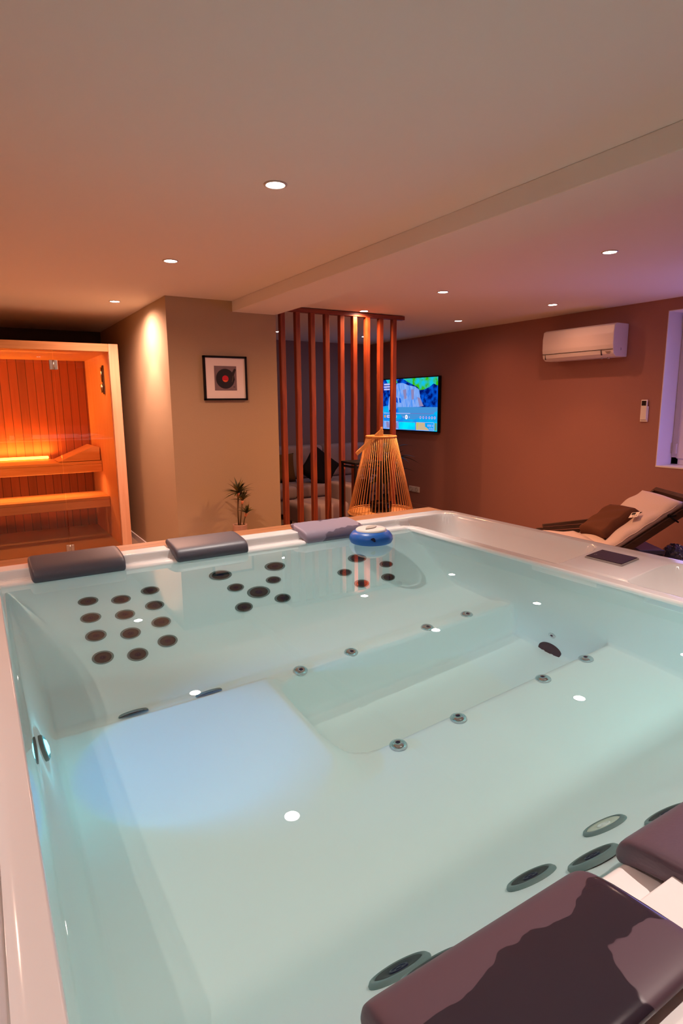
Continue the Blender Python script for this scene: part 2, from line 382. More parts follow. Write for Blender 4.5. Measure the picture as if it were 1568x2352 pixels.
# ------------------------------------------------------------------ hot tub
def sst(a, b, x):
    t = min(1, max(0, (x - a) / (b - a))); return t * t * (3 - 2 * t)
def smax(a, b, k):
    h = max(k - abs(a - b), 0) / k; return max(a, b) + h * h * k * .25
def smin(a, b, k):
    h = max(k - abs(a - b), 0) / k; return min(a, b) - h * h * k * .25
def rrect(x, y, x0, x1, y0, y1, r):
    qx = abs(x - (x0 + x1) / 2) - (x1 - x0) / 2 + r; qy = abs(y - (y0 + y1) / 2) - (y1 - y0) / 2 + r
    return min(max(qx, qy), 0) + math.hypot(max(qx, 0), max(qy, 0)) - r
LIPZ, LEDZ, WATER = .908, .935, .90
def tub_h(x, y):
    d_in = rrect(x, y, .02, 1.60, .355, 2.06, .035)
    if d_in < .004:
        wl = .9 - (x - .02) * 6.8; wrt = .9 - (1.602 - x) * 11.0
        wfar = .9 - (2.052 - y) * 1.428; wn = .9 - (y - .362) * 1.40
        seat = .455 - .035 * sst(1.42, 1.50, y) * (1 - sst(1.66, 1.78, y)) - .02 * (1 - sst(.60, 1.0, y))
        seat += .04 * (1 - sst(.60 - .30 * (1 - sst(.80, 1.04, y)), .66 + .14 * (1 - sst(.80, 1.04, y)), x)) * sst(.50, 1.06, y) * (1 - sst(1.385, 1.425, y))
        foot = 1 - sst(-.022, .014, rrect(x, y, .635, 1.66, 1.032, 1.385, .09))
        z = smax(seat - (seat - .25) * foot, wfar, .07); z = smax(z, wn, .07)
        z = smax(z, smax(wl, wrt, .02), .06)
        return smin(z, LIPZ, .008)
    d_out = rrect(x, y, -.16, 1.945, .06, 2.20, .09)
    if x < 1.648:
        z = LIPZ + (LEDZ - LIPZ) * sst(.046, .056, d_in)
        if y > 2.06 or y < .355 or x < .02: z -= .004 * sst(.036, .046, d_in) * (1 - sst(.048, .056, d_in))
        if 1.56 < x and 2.0 < y < 2.114:      # the far right corner of the lip falls away into the basin
            k = sst(1.57, 1.62, x) * sst(.044, .058, d_in) * (1 - sst(2.098, 2.112, y)); z = z * (1 - k) + (LIPZ - .10) * k
    else:
        deck = .91 + (LEDZ - .91) * min(1, max(0, (x - 1.648) / .232))
        z = deck + (LEDZ - deck) * sst(2.105, 2.118, y)
        z = LIPZ + (z - LIPZ) * sst(.046, .056, d_in)
    for (y0, y1) in ((1.283, 2.112), (.33, 1.035)):
        bd = rrect(x, y, 1.6475, 1.882, y0, y1, .075 if x > 1.76 else .02)
        z -= .22 * (1 - sst(-.035, .004, bd))
    z -= .03 * sst(-.012, .006, d_out)
    return z
def lines(a, b, step, keys):
    n = int(round((b - a) / step)); v = [a + (b - a) * i / n for i in range(n + 1)]
    for k in keys: v = [q for q in v if abs(q - k) > .0075] + [k + e for e in (-.0065, -.0045, -.0025, 0, .0025, .0045, .0065)]
    return sorted(v)
tub = thing('hot_tub', 'large square white hot tub filling the foreground, wood-trimmed rim', 'hot tub', (.85, 1.2, 0))
T0 = (.85, 1.2, 0)
gx = lines(-.172, 1.957, .009, [.02, 1.60, -.031, 1.6500, -.16, 1.945])
gy = lines(.048, 2.212, .009, [.355, 2.06, .304, 2.111, .06, 2.20, 1.283, 1.035])
bm = bmesh.new(); grid = {}
for i, x in enumerate(gx):
    for j, y in enumerate(gy):
        if rrect(x, y, -.16, 1.945, .06, 2.20, .09) < .012: grid[i, j] = bm.verts.new((x, y, tub_h(x, y)))
for i in range(len(gx) - 1):
    for j in range(len(gy) - 1):
        k = [(i, j), (i + 1, j), (i + 1, j + 1), (i, j + 1)]
        if all(q in grid for q in k):
            f = bm.faces.new([grid[q] for q in k]); f.smooth = True
            f.material_index = 1 if max(grid[q].co.z for q in k) < WATER - .004 and rrect((gx[i] + gx[i + 1]) / 2, (gy[j] + gy[j + 1]) / 2, .02, 1.60, .355, 2.06, .035) < 0 else 0
rim = [e for e in bm.edges if len(e.link_faces) == 1]
ext = bmesh.ops.extrude_edge_only(bm, edges=rim)
for v in ext['geom']:
    if isinstance(v, bmesh.types.BMVert): v.co.z -= .045
bmesh.ops.recalc_face_normals(bm, faces=bm.faces)
sh = MB(); sh.bm.free(); sh.bm = bm
shell = sh.build('acrylic_shell', [m_acrylic, m_acrylic_wet], tub, T0)
# timber frame and cladding
tf = MB(); tf.box(-.26, 1.958, 2.12, 2.338, .885, .922, .006); tf.box(-.26, -.08, -.04, 2.12, .885, .922, .006); tf.box(-.08, 1.958, -.04, .15, .885, .922, .006)
tf.build('timber_rim', m_cab, tub, T0)
for (x0, x1, y0, y1) in ((-.25, 1.95, 2.30, 2.33), (-.25, 1.95, -.03, 0), (-.25, -.22, 0, 2.30), (1.915, 1.945, 0, 2.30)):
    MB().box(x0, x1, y0, y1, 0, .886, .003).build('cabinet_panel', m_cab, tub, T0)
def normal_at(x, y):
    e = .006; g = Vector((-(tub_h(x + e, y) - tub_h(x - e, y)) / (2 * e), -(tub_h(x, y + e) - tub_h(x, y - e)) / (2 * e), 1)); return g.normalized()
def frame_to(p, n):
    q = Vector((0, 0, 1)).rotation_difference(n); return Matrix.Translation(Vector(p)) @ q.to_matrix().to_4x4()
jet_cache = {}
def jet(p, r, kind='dark', n=None):
    n = n or normal_at(p[0], p[1])
    key = (round(r, 3), kind)
    mx = frame_to(Vector(p) - Vector(T0), n)
    if key not in jet_cache:
        b = MB()
        if kind == 'chrome':
            b.lathe([(r, -.004), (r, .002), (r * .9, .006), (r * .55, .010), (r * .3, .011), (r * .26, .006), (0, .005)])
            meshes = [('massage_jet', b.build('massage_jet', m_chrome, tub).data)]
            f = MB(); f.lathe([(r * .25, .0112), (r * .1, .0118), (0, .0118)], cap=False); meshes.append(('nozzle', f.build('nozzle', m_jet_hub).data))
        else:
            b.lathe([(r * 1.0, -.003), (r * 1.0, .002), (r * .93, .005), (r * .80, .006), (r * .78, .002)], cap=False)
            meshes = [('massage_jet', b.build('massage_jet', m_jet_ring, tub).data)]
            f = MB(); f.lathe([(r * .80, .003), (r * .74, .005), (r * .45, .0045), (r * .36, .003), (0, .003)], cap=False)
            meshes.append(('jet_face', f.build('jet_face', m_jet_cream if kind == 'cream' else m_jet_face).data))
            h = MB(); h.lathe([(r * .30, .003), (r * .30, .0048), (r * .24, .005), (r * .22, .0038), (r * .10, .0038), (r * .09, .005), (0, .005)], cap=False)
            meshes.append(('jet_hub', h.build('jet_hub', m_lid if kind == 'cream' else m_jet_hub).data))
        for o in [o for o in COL.objects if o.data in [q[1] for q in meshes]]: bpy.data.objects.remove(o)
        jet_cache[key] = meshes
    root = None
    for nm, me in jet_cache[key]:
        o = bpy.data.objects.new(nm, me); COL.objects.link(o)
        if root is None:
            root = o; o.parent = tub; o.matrix_local = mx
        else: o.parent = root
        o.cycles.is_caustics_receiver = True
    return root
LEFT = [(.253, 1.936), (.348, 1.921), (.444, 1.937), (.248, 1.874), (.346, 1.863), (.441, 1.876), (.25, 1.814), (.346, 1.80), (.443, 1.815), (.254, 1.745), (.348, 1.729), (.443, 1.751)]
for x, y in LEFT: jet((x, y, tub_h(x, y)), .030)
for x, y, r in [(.692, 1.952, .041), (.902, 1.95, .040), (.721, 1.886, .030), (.866, 1.888, .029), (.791, 1.85, .042), (.717, 1.806, .031), (.862, 1.808, .030)]: jet((x, y, tub_h(x, y)), r)
for x, y, r in [(1.244, 1.917, .041), (1.149, 1.859, .030), (1.343, 1.858, .030), (1.185, 1.796, .031), (1.308, 1.797, .030)]: jet((x, y, tub_h(x, y)), r)
for x, y, r in [(.588, .471, .040), (.348, .450, .040)]: jet((x, y, tub_h(x, y)), r)
for x, y, r in [(.636, .411, .042), (.357, .402, .042), (.781, .397, .042)]: jet((x, y + .002, tub_h(x, y) + .001), r, 'dark', Vector((0, .855, .52)).normalized())   # upper row, set steep
o = jet((.767, .484, tub_h(.767, .484)), .040, 'cream'); o['label'] = 'pale cream jet with grey ring'
for x, y in [(.72, 1.406), (.897, 1.417), (1.191, 1.419), (1.365, 1.421)]: jet((x, y, tub_h(x, y) + .002), .021, 'chrome', Vector((0, -.35, 1)).normalized())
for x, y in [(.762, 1.003), (.944, 1.001), (1.25, 1.002), (1.431, 1.003)]: jet((x, y, tub_h(x, y) + .002), .021, 'chrome', Vector((0, .2, 1)).normalized())
for x, y in [(.27, 1.444), (.462, 1.437)]: jet((x, y, .450), .036, 'dark', Vector((0, .93, .55)).normalized())
jet((1.560, 1.218, .351), .020, 'chrome', Vector((-1, 0, .1)).normalized())
# suction covers in the footwell
def cover(p, n, r):
    b = MB(); b.lathe([(r, -.004), (r, .006), (r * .9, .012), (r * .5, .016), (r * .45, .014), (r * .3, .014), (r * .25, .017), (0, .017)])
    o = b.build('suction_cover', m_jet_face, tub); o.matrix_local = frame_to(Vector(p) - Vector(T0), n); return o
cover((1.546, 1.215, .252), Vector((-1, 0, .12)).normalized(), .046)
c = cover((.640, 1.185, .37), Vector((1, 0, .25)).normalized(), .060); c.data.materials[0] = m_chrome; c['label'] = 'chrome suction cover'
# underwater light
lt = MB(); lt.lathe([(.037, -.003), (.037, .004), (.031, .008), (.029, .004)], cap=False)
ul = lt.build('underwater_light', m_jet_ring, tub); ul.matrix_local = frame_to(Vector((.0525, 1.205, .682)) - Vector(T0), Vector((1, 0, .147)).normalized())
g = MB(); g.lathe([(.029, .003), (.018, .010), (0, .012)], cap=False); gl = g.build('lens', m_led_blue, ul); gl['label'] = 'glowing cyan lens'
for w_, deg in ((9, 84), (7, 36)):
    bl = lamp('tub_led', 'SPOT', (.067 - T0[0], 1.205 - T0[1], .685), w_, (.03, .38, 1.0), tub, spot_size=math.radians(deg), spot_blend=1.0, shadow_soft_size=.002)
    bl.rotation_euler = Vector((.22, 0, -.19)).to_track_quat('-Z', 'Y').to_euler()
lamp('tub_led_spill', 'POINT', (.067 - T0[0], 1.205 - T0[1], .685), .5, (.2, .85, 1.0), tub, shadow_soft_size=.002)
# cyan tub light added unseen below the near rim to brighten the water
for lx, ly in ((1.30, .47),):
    n_ = normal_at(lx, ly); p_ = Vector((lx, ly, tub_h(lx, ly)))
    lt = MB(); lt.lathe([(.037, -.003), (.037, .004), (.031, .008), (.029, .004)], cap=False)
    u2 = lt.build('underwater_light', m_jet_ring, tub); u2.matrix_local = frame_to(p_ - Vector(T0), n_)
    g = MB(); g.lathe([(.029, .003), (.018, .010), (0, .012)], cap=False); g.build('lens', m_led_blue, u2)
    lamp('added_tub_lamp', 'POINT', (p_ - Vector(T0)) + n_ * .022, 1.35, (.34, 1.0, .99), tub, shadow_soft_size=.01)
# control panel on the deck between the two basins
cp = MB(); mxp = Matrix.Translation((1.795, 1.188, .9245)) @ Matrix.Rotation(-math.atan(.107), 4, 'Y')
cp.box(-.048, .048, -.070, .070, -.002, .007, .003, mx=mxp)
cpo = cp.build('control_panel', m_pad_rim, tub, T0)
cs = MB(); cs.box(-.044, .044, -.066, .066, .006, .0085, .001, mx=mxp); sc = cs.build('screen', m_black_gl, cpo, T0); sc['label'] = 'glossy black touch screen'
cs = MB(); cs.lathe([(.005, .0086), (.005, .0090), (.0042, .0090), (.0042, .0086)], cap=False, mx=mxp @ Matrix.Translation((-.015, .05, 0)), seg=16); cs.build('power_symbol', m_pad_rim, cpo, T0)

# water body
wb = MB()
t = bmesh.new(); nx, ny = 60, 64; X0, X1, Y0, Y1 = .012, 1.608, .347, 2.068
tv = [[t.verts.new((X0 + (X1 - X0) * i / nx, Y0 + (Y1 - Y0) * j / ny, WATER)) for j in range(ny + 1)] for i in range(nx + 1)]
for i in range(nx):
    for j in range(ny): t.faces.new((tv[i][j], tv[i + 1][j], tv[i + 1][j + 1], tv[i][j + 1])).smooth = True
per = [tv[i][0] for i in range(nx + 1)] + [tv[nx][j] for j in range(1, ny + 1)] + [tv[i][ny] for i in range(nx - 1, -1, -1)] + [tv[0][j] for j in range(ny - 1, 0, -1)]
low = [t.verts.new((v.co.x, v.co.y, .20)) for v in per]
for k in range(len(per)): t.faces.new((per[k], low[k], low[(k + 1) % len(per)], per[(k + 1) % len(per)]))
t.faces.new(low[::-1])
bmesh.ops.recalc_face_normals(t, faces=t.faces)
wb.bm.free(); wb.bm = t
water = wb.build('water', m_water)
tag(water, 'clear turquoise water filling the white hot tub to its lip', 'water'); water['kind'] = 'stuff'
water.cycles.is_caustics_caster = True
shell.cycles.is_caustics_receiver = True

# headrest pillows lying across lip and ledge
def headrest(x0, x1, label, m, far=True):
    prof = [(2.047, .894), (2.040, .905), (2.044, .925), (2.058, .940), (2.085, .948), (2.150, .956), (2.192, .959), (2.200, .953), (2.198, .940), (2.125, .9365), (2.112, .912), (2.066, .910)]
    if not far: prof = [(2.415 - y, z) for y, z in prof][::-1]
    xc = (x0 + x1) / 2; yc = 2.1 if far else .315
    b = MB(); t = bmesh.new(); n = len(prof); N = 26; rows = []
    for i in range(N + 1):
        u = i / N; x = x0 + (x1 - x0) * u; e = min(u, 1 - u) * (x1 - x0)
        k = 1 - (1 - min(1, e / .014)) ** 2 if e < .014 else 1     # rounded ends
        k = math.sqrt(max(0, k)) if k < 1 else 1
        cy = sum(p[0] for p in prof) / n; cz = sum(p[1] for p in prof) / n
        sc_ = .80 + .20 * k
        rows.append([t.verts.new((x, cy + (p[0] - cy) * (.93 + .07 * k), cz + (p[1] - cz) * sc_)) for p in prof])
    for A, B in zip(rows, rows[1:]):
        for k in range(n): t.faces.new((A[k], A[(k + 1) % n], B[(k + 1) % n], B[k])).smooth = True
    t.faces.new(rows[0]); t.faces.new(rows[-1][::-1])
    bmesh.ops.recalc_face_normals(t, faces=t.faces)
    b.bm.free(); b.bm = t
    o = b.build('headrest_pillow', m, None, (xc, yc, .9)); o.location = (xc, yc, .9)
    md = o.modifiers.new('sub', 'SUBSURF'); md.levels = md.render_levels = 2
    return tag(o, label, 'headrest', 'headrest pillows on the tub rim')
headrest(.108, .400, 'grey foam headrest on the far tub rim in front of the sauna', m_gray_foam)
headrest(.565, .845, 'grey foam headrest in the middle of the far tub rim, below the picture wall', m_gray_foam)
headrest(1.085, 1.375, 'splashed mauve-grey headrest on the far tub rim touching the blue floating dispenser', m_foam_wet_far)
headrest(.235, .535, 'wet dark purple headrest with a puddle, largest in the foreground', m_foam_near, far=False)
headrest(.606, .890, 'dry mauve headrest cut by the right edge, past the white gap on the near rim', m_foam_dry, far=False)

# floating dispenser
fd = thing('floating_dispenser', 'blue and white floating chlorine dispenser beside the far headrest', 'pool dispenser', (1.325, 1.938, WATER))
b = MB(); b.lathe([(.035, -.035), (.060, -.022), (.080, -.006), (.088, .012), (.086, .026), (.076, .040), (.062, .047), (.050, .048)], seg=48); b.build('float_ring', m_blue, fd)
b = MB(); b.lathe([(.062, .0465), (.061, .052), (.056, .0555), (.0, .057)], seg=48, cap=False); lid = b.build('lid', m_lid, fd); lid['label'] = 'white domed lid'
b = MB(); pts = []
for k in range(17): q = k / 16; pts.append((-.042 + .084 * q, .016 * math.sin(PI * q)))
for k in range(15, 0, -1): q = k / 16; pts.append((-.042 + .084 * q, -.016 * math.sin(PI * q)))
b.prism(pts, .0555, .0605, 'XY', mx=Matrix.Rotation(math.radians(25), 4, 'Z')); b.build('twist_grip', m_lid_gray, lid)
b = MB(); b.prism([(-.010, .006), (.010, .006), (.010, .002), (.004, -.006), (-.004, -.006), (-.010, .002)], 0, .006, 'XY', bev=.001)
no = b.build('notch', m_jet_hub, fd)
dv = Vector((-.46, -.86, .30)).normalized(); no.matrix_local = Matrix.Translation((.086 * -.47, .086 * -.88, .026)) @ Vector((0, 0, 1)).rotation_difference(dv).to_matrix().to_4x4() @ Matrix.Rotation(math.radians(118), 4, 'Z')

# ------------------------------------------------------------------ sauna
SX0, SX1, SY, SD = -1.0, 1.255, 6.10, 7.5
sau = thing('sauna_cabin', 'glowing orange timber sauna cabin with a glass front', 'sauna', ((SX0 + SX1) / 2, 6.8, 0))
SO = ((SX0 + SX1) / 2, 6.8, 0)
xr = 1.167
for xa, xb in ((xr, SX1), (SX0, SX0 + .088)):
    b = MB(); b.box(xa, xb, SY, SD + .08, 0, 2.02, .004); b.build('side_wall', m_pine, sau, SO)
b = MB(); b.box(SX0 + .088, xr, SY, SD + .08, 1.947, 2.0195, .004); b.build('ceiling_panel', m_pine_h, sau, SO)
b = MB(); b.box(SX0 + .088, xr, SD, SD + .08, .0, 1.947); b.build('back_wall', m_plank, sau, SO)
b = MB(); b.box(SX0 + .088, xr, SY, SD, 0, .05); b.build('floor_panel', m_tile, sau, SO)
def bench(y0, y1, zt, th):
    bb = MB(); n = 4; w = (y1 - y0 - .012 * (n - 1)) / n
    for k in range(n): bb.box(SX0 + .09, xr - .004, y0 + k * (w + .012), y0 + k * (w + .012) + w, zt - .028, zt, .003)
    ob = bb.build('bench', m_pine_h, sau, SO)
    bb = MB(); bb.box(SX0 + .09, xr - .004, y0, y0 + .028, zt - th, zt - .030, .003); bb.build('fascia', m_pine_h, ob, SO)
bench(6.89, 7.49, .855, .115); bench(6.585, 7.10, .505, .11)
# slanted head rest on the upper bench
b = MB(); b.prism([(.74, .862), (1.155, .862), (1.155, 1.0), (1.10, 1.015)], 6.93, 7.38, 'XZ'); b.build('slanted_headrest', m_pine_h, sau, SO)
# glowing strip low on the back wall behind the upper bench
b = MB(); b.box(SX0 + .1, .70, SD - .045, SD - .015, .862, .893, .01); b.build('light_strip', m_led_strip, sau, SO)
gls = MB(); gls.box(.692, xr, SY + .045, SY + .053, .05, 1.947); gls.build('fixed_glass', m_sauna_glass, sau, SO)
gls = MB(); gls.box(SX0 + .09, .685, SY + .045, SY + .053, .06, 1.942); gd = gls.build('glass_door', m_sauna_glass, sau, SO)
def clip(z0, z1):
    bb = MB(); bb.box(.652, .682, SY + .030, SY + .064, z0, z1, .003); bb.box(.694, .722, SY + .030, SY + .064, z0, z1, .003); bb.tube([(.687, SY + .034, z0), (.687, SY + .034, z1)], .009)
    bb.build('hinge', m_steel, gd, SO)
clip(1.775, 1.86); clip(.065, .13)
# thermometer and sand timer on the right inner wall
b = MB(); b.box(xr - .014, xr, 6.40, 6.455, 1.56, 1.84, .004); tm = b.build('sand_timer', m_dk_wood, sau, SO)
b = MB(); b.tube([(xr - .024, 6.427, 1.575), (xr - .024, 6.427, 1.62), (xr - .024, 6.427, 1.66)], [.016, .014, .016]); b.tube([(xr - .022, 6.427, 1.68), (xr - .022, 6.427, 1.82)], .008); b.build('glass_tube', m_steel, tm, SO)
# wash of the glowing strip, and two added lamps that brighten the benches
lamp('added_underbench_lamp', 'AREA', (.1 - SO[0], 6.83 - SO[1], .735), 9, (1, .36, .10), sau, shape='RECTANGLE', size=1.9, size_y=.05).rotation_euler = (math.radians(12), 0, 0)
lamp('sauna_bench_lamp', 'AREA', (.1 - SO[0], 7.40 - SO[1], .93), 17, (1, .36, .05), sau, shape='RECTANGLE', size=1.3, size_y=.06).rotation_euler = (math.radians(180 - 20), 0, 0)
lamp('added_sauna_top_lamp', 'AREA', (.15 - SO[0], 6.32 - SO[1], 1.93), 17, (1, .36, .08), sau, shape='RECTANGLE', size=1.6, size_y=.08).rotation_euler = (math.radians(28), 0, 0)

# ------------------------------------------------------------------ picture
pf = thing('framed_picture', 'square black framed print of a record on a turntable, hung on the beige wall', 'picture', (1.88, YW, 1.667))
PO = (1.88, YW, 1.667)
hw, hh = .193, .184
b = MB(); d0, d1 = YW - .030, YW - .001
fw = .016
b.box(PO[0] - hw, PO[0] + hw, d0, d1, PO[2] + hh - fw, PO[2] + hh, .001); b.box(PO[0] - hw, PO[0] + hw, d0, d1, PO[2] - hh, PO[2] - hh + fw, .001)
b.box(PO[0] - hw, PO[0] - hw + fw, d0, d1, PO[2] - hh, PO[2] + hh, .001); b.box(PO[0] + hw - fw, PO[0] + hw, d0, d1, PO[2] - hh, PO[2] + hh, .001)
b.build('frame', m_black, pf, PO)
m_mat = mat('mount_board', (.88, .84, .80), .8)
MB().box(PO[0] - hw + .01, PO[0] + hw - .01, YW - .018, YW - .006, PO[2] - hh + .01, PO[2] + hh - .01).build('mount', m_mat, pf, PO)
b = MB(); yp = YW - .0195
def prect(x0, x1, z0, z1, m, off=0): b.poly([(PO[0] + x0, yp - off, PO[2] + z0), (PO[0] + x1, yp - off, PO[2] + z0), (PO[0] + x1, yp - off, PO[2] + z1), (PO[0] + x0, yp - off, PO[2] + z1)], m)
def pdisc(cx, cz, r, m, off): b.poly([(PO[0] + cx + r * math.cos(-2 * PI * k / 40), yp - off, PO[2] + cz - r * math.sin(-2 * PI * k / 40)) for k in range(40)], m)
prect(-.100, .098, -.102, .102, 0)
pdisc(-.004, -.004, .083, 1, .0006); pdisc(-.004, -.004, .028, 2, .0012)
b.poly([(PO[0] - .004 + .026 * math.cos(a) , yp - .0016, PO[2] - .004 + .026 * math.sin(a)) for a in [math.radians(q) for q in (205, 230, 255, 280, 305, 330)]] + [(PO[0] + .004, yp - .0016, PO[2] - .018)], 3)
b.poly([(PO[0] + .055, yp - .0016, PO[2] + .045), (PO[0] + .075, yp - .0016, PO[2] + .030), (PO[0] + .094, yp - .0016, PO[2] + .075), (PO[0] + .078, yp - .0016, PO[2] + .082)], 1)
b.poly([(PO[0] + .068, yp - .0018, PO[2] + .038), (PO[0] + .073, yp - .0018, PO[2] + .036), (PO[0] + .082, yp - .0018, PO[2] - .012), (PO[0] + .070, yp - .0018, PO[2] - .030)], 1)
b.poly([(PO[0] + .066, yp - .002, PO[2] + .022), (PO[0] + .069, yp - .002, PO[2] + .022), (PO[0] + .056, yp - .002, PO[2] - .03), (PO[0] + .0535, yp - .002, PO[2] - .03)], 4)
prect(.066, .080, -.074, -.069, 1, .0016)
b.build('print', [mat('print_grey', (.20, .15, .16), .6, var=.25, scale=8), mat('print_black', (.012, .011, .014), .5), mat('print_red', (.55, .008, .02), .5), mat('print_orange', (.75, .16, .03), .5), mat('print_brass', (.25, .16, .08), .5)], pf, PO)

# ------------------------------------------------------------------ slatted screen
sl = thing('slatted_screen', 'floor to ceiling screen of red-brown timber slats beside the beige wall', 'room divider', (3.05, YW, 0))
LO = (3.05, YW, 0)
MB().box(2.374, 3.80, YW, YW + .055, 2.262, 2.300, .003).build('top_rail', m_slat_rail, sl, LO)
MB().box(2.374, 3.80, YW, YW + .055, 0, .035, .003).build('bottom_rail', m_slat_rail, sl, LO)
sx0 = 2.42
b = MB(); b.box(0, .046, YW + .002, YW + .052, .035, 2.262, .003); s_o = b.build('slat', m_slat, sl, (0, YW, 0)); s_o.location.x = sx0 - LO[0]
SLX = [2.42, 2.572, 2.724, 2.878, 3.040, 3.186, 3.336, 3.494, 3.656]
for x in SLX[1:]:
    c = s_o.copy(); COL.objects.link(c); c.location.x = x - LO[0]

# ------------------------------------------------------------------ television
tv = thing('television', 'flat television on the red wall showing a blue water scene and a menu', 'television', (XW, 6.59, 1.425))
TO = (XW, 6.59, 1.425); TW, TH = .625, .362
MB().box(XW - .058, XW - .012, 6.59 - TW, 6.59 + TW, 1.425 - TH, 1.425 + TH, .004).build('bezel', m_black, tv, TO)
MB().box(XW - .012, XW - .001, 6.35, 6.83, 1.25, 1.6).build('wall_bracket', m_black, tv, TO)
def em_noise(name, c1, c2, st, scale=6, sx=1, sz=1, dist=0):
    m = emit(name, c1, st); nt = m.node_tree; e = [n for n in nt.nodes if n.type == 'EMISSION'][0]
    tc = nt.nodes.new('ShaderNodeTexCoord'); mp = nt.nodes.new('ShaderNodeMapping'); mp.inputs['Scale'].default_value = (1, sx, sz)
    nz = nt.nodes.new('ShaderNodeTexNoise'); nz.inputs['Scale'].default_value = scale; nz.inputs['Detail'].default_value = 3; nz.inputs['Distortion'].default_value = dist
    cr = nt.nodes.new('ShaderNodeValToRGB'); cr.color_ramp.elements[0].position = .38; cr.color_ramp.elements[1].position = .62
    cr.color_ramp.elements[0].color = (*c1, 1); cr.color_ramp.elements[1].color = (*c2, 1)
    L = nt.links.new; L(tc.outputs['Object'], mp.inputs[0]); L(mp.outputs[0], nz.inputs['Vector']); L(nz.outputs['Fac'], cr.inputs[0]); L(cr.outputs[0], e.inputs[0])
    return m
e_dark = em_noise('screen_dark_trees', lin((0, 20, 110)), lin((5, 90, 225)), .95, 14)
e_water = em_noise('screen_water', lin((30, 130, 240)), lin((0, 190, 250)), .95, 5, 1, 3)
e_green = em_noise('screen_foliage', lin((60, 190, 10)), lin((20, 200, 240)), .95, 13)
e_rock = em_noise('screen_rock', lin((80, 150, 250)), lin((150, 185, 250)), .95, 10, 3, .6, 1)
e_brown = emit('screen_stone', lin((150, 140, 190)), .9)
e_lav = emit('screen_menu_lavender', lin((190, 190, 245)), 1)
e_grey = emit('screen_menu_grey', lin((110, 120, 190)), 1)
e_white = emit('screen_menu_white', (.9, .92, 1), 1)
e_cyan = em_noise('screen_thumb_cyan', lin((0, 200, 255)), lin((0, 235, 255)), 1, 6)
e_tan = emit('screen_thumb_tan', lin((205, 180, 145)), 1)
e_yel = emit('screen_thumb_yellow', lin((205, 190, 100)), 1)
e_sky = emit('screen_thumb_blue', lin((0, 165, 250)), 1)
e_olive = emit('screen_thumb_olive', lin((110, 150, 110)), 1)
e_or = emit('screen_icon_orange', lin((215, 155, 80)), 1)
SCX = XW - .0585
def sp(u, v, k): # u 0..1 from left to right as seen, v 0..1 from the top
    return (SCX - .0006 * k, 6.59 + (TW - .014) * (1 - 2 * u), 1.425 + (TH - .014) * (1 - 2 * v))
def spoly(b, pts, k, m): b.poly([sp(u, v, k) for u, v in pts], m)
def srect(b, u0, v0, u1, v1, k, m): spoly(b, [(u0, v0), (u1, v0), (u1, v1), (u0, v1)], k, m)
def sround(b, u, v, r, k, m, asp=.58): spoly(b, [(u + r * asp * math.cos(q * PI / 10), v + r * math.sin(q * PI / 10)) for q in range(20)], k, m)
b = MB(); srect(b, 0, 0, 1, 1, 0, 0)
spoly(b, [(0, .54), (.12, .52), (.30, .53), (.6, .55), (1, .55), (1, 1), (0, 1)], 1, 1)
spoly(b, [(.07, 0), (.27, 0), (.30, .07), (.20, .12), (.12, .10)], 1, 2)
spoly(b, [(.40, .0), (1, 0), (1, .16), (.93, .12), (.86, .18), (.78, .22), (.70, .23), (.66, .17), (.58, .12), (.48, .06)], 1, 2)
spoly(b, [(.12, .52), (.14, .34), (.22, .28), (.24, .14), (.30, .08), (.40, .08), (.50, .13), (.62, .16), (.69, .22), (.71, .36), (.76, .52), (.70, .545), (.30, .56), (.2, .62), (.13, .64)], 2, 3)
spoly(b, [(.66, .36), (.71, .38), (.77, .53), (.70, .54)], 3, 4); spoly(b, [(.55, .22), (.60, .20), (.60, .40), (.56, .41)], 3, 4); spoly(b, [(.40, .22), (.46, .2), (.47, .38), (.43, .40)], 3, 4)
spoly(b, [(.24, .33), (.30, .37), (.31, .47), (.28, .46)], 3, 0); spoly(b, [(.33, .37), (.36, .38), (.37, .47), (.34, .46)], 3, 0)
spoly(b, [(.14, .61), (.24, .58), (.30, .60), (.30, .65), (.14, .64)], 3, 0)
spoly(b, [(.30, .55), (1, .55), (1, .62), (.88, .70), (.60, .79), (.42, .78), (.36, .70)], 3, 5)
scr = b.build('screen', [e_dark, e_water, e_green, e_rock, e_brown, emit('screen_pool', lin((70, 150, 220)), .95)], tv, TO); scr['label'] = 'lit picture of a blue pool and rocks'
for v in (.075, .125, .175):
    b = MB(); srect(b, .035, v, .20 if v < .15 else .16, v + .033, 4, 0); b.build('title_line', e_lav, scr, TO)
b = MB(); srect(b, .035, .668, .54, .680, 4, 0); srect(b, .54, .668, .95, .680, 4, 1); b.build('progress_bar', [e_lav, e_grey], scr, TO)
for u0, u1, v in ((.90, .95, .640), (.04, .07, .646)):
    b = MB(); srect(b, u0, v, u1, v + .007, 4, 0); b.build('time_code', e_grey, scr, TO)
b = MB(); sround(b, .06, .74, .030, 4, 0); b.build('menu_icon', e_or, scr, TO)
b = MB(); spoly(b, [(.105 - .012 * math.sin(q * PI / 8), .74 + .03 * math.cos(q * PI / 8)) for q in range(9)] + [(.225 + .012 * math.sin(q * PI / 8), .74 - .03 * math.cos(q * PI / 8)) for q in range(9)], 4, 0); srect(b, .115, .735, .20, .748, 5, 1); b.build('menu_button', [e_lav, e_grey], scr, TO)
b = MB(); sround(b, .275, .74, .026, 4, 0); sround(b, .275, .74, .012, 5, 1); b.build('menu_icon', [e_lav, e_grey], scr, TO)
b = MB(); sround(b, .47, .745, .045, 4, 0); spoly(b, [(.462, .728), (.482, .745), (.462, .762)], 5, 1); b.build('play_button', [e_white, e_grey], scr, TO)
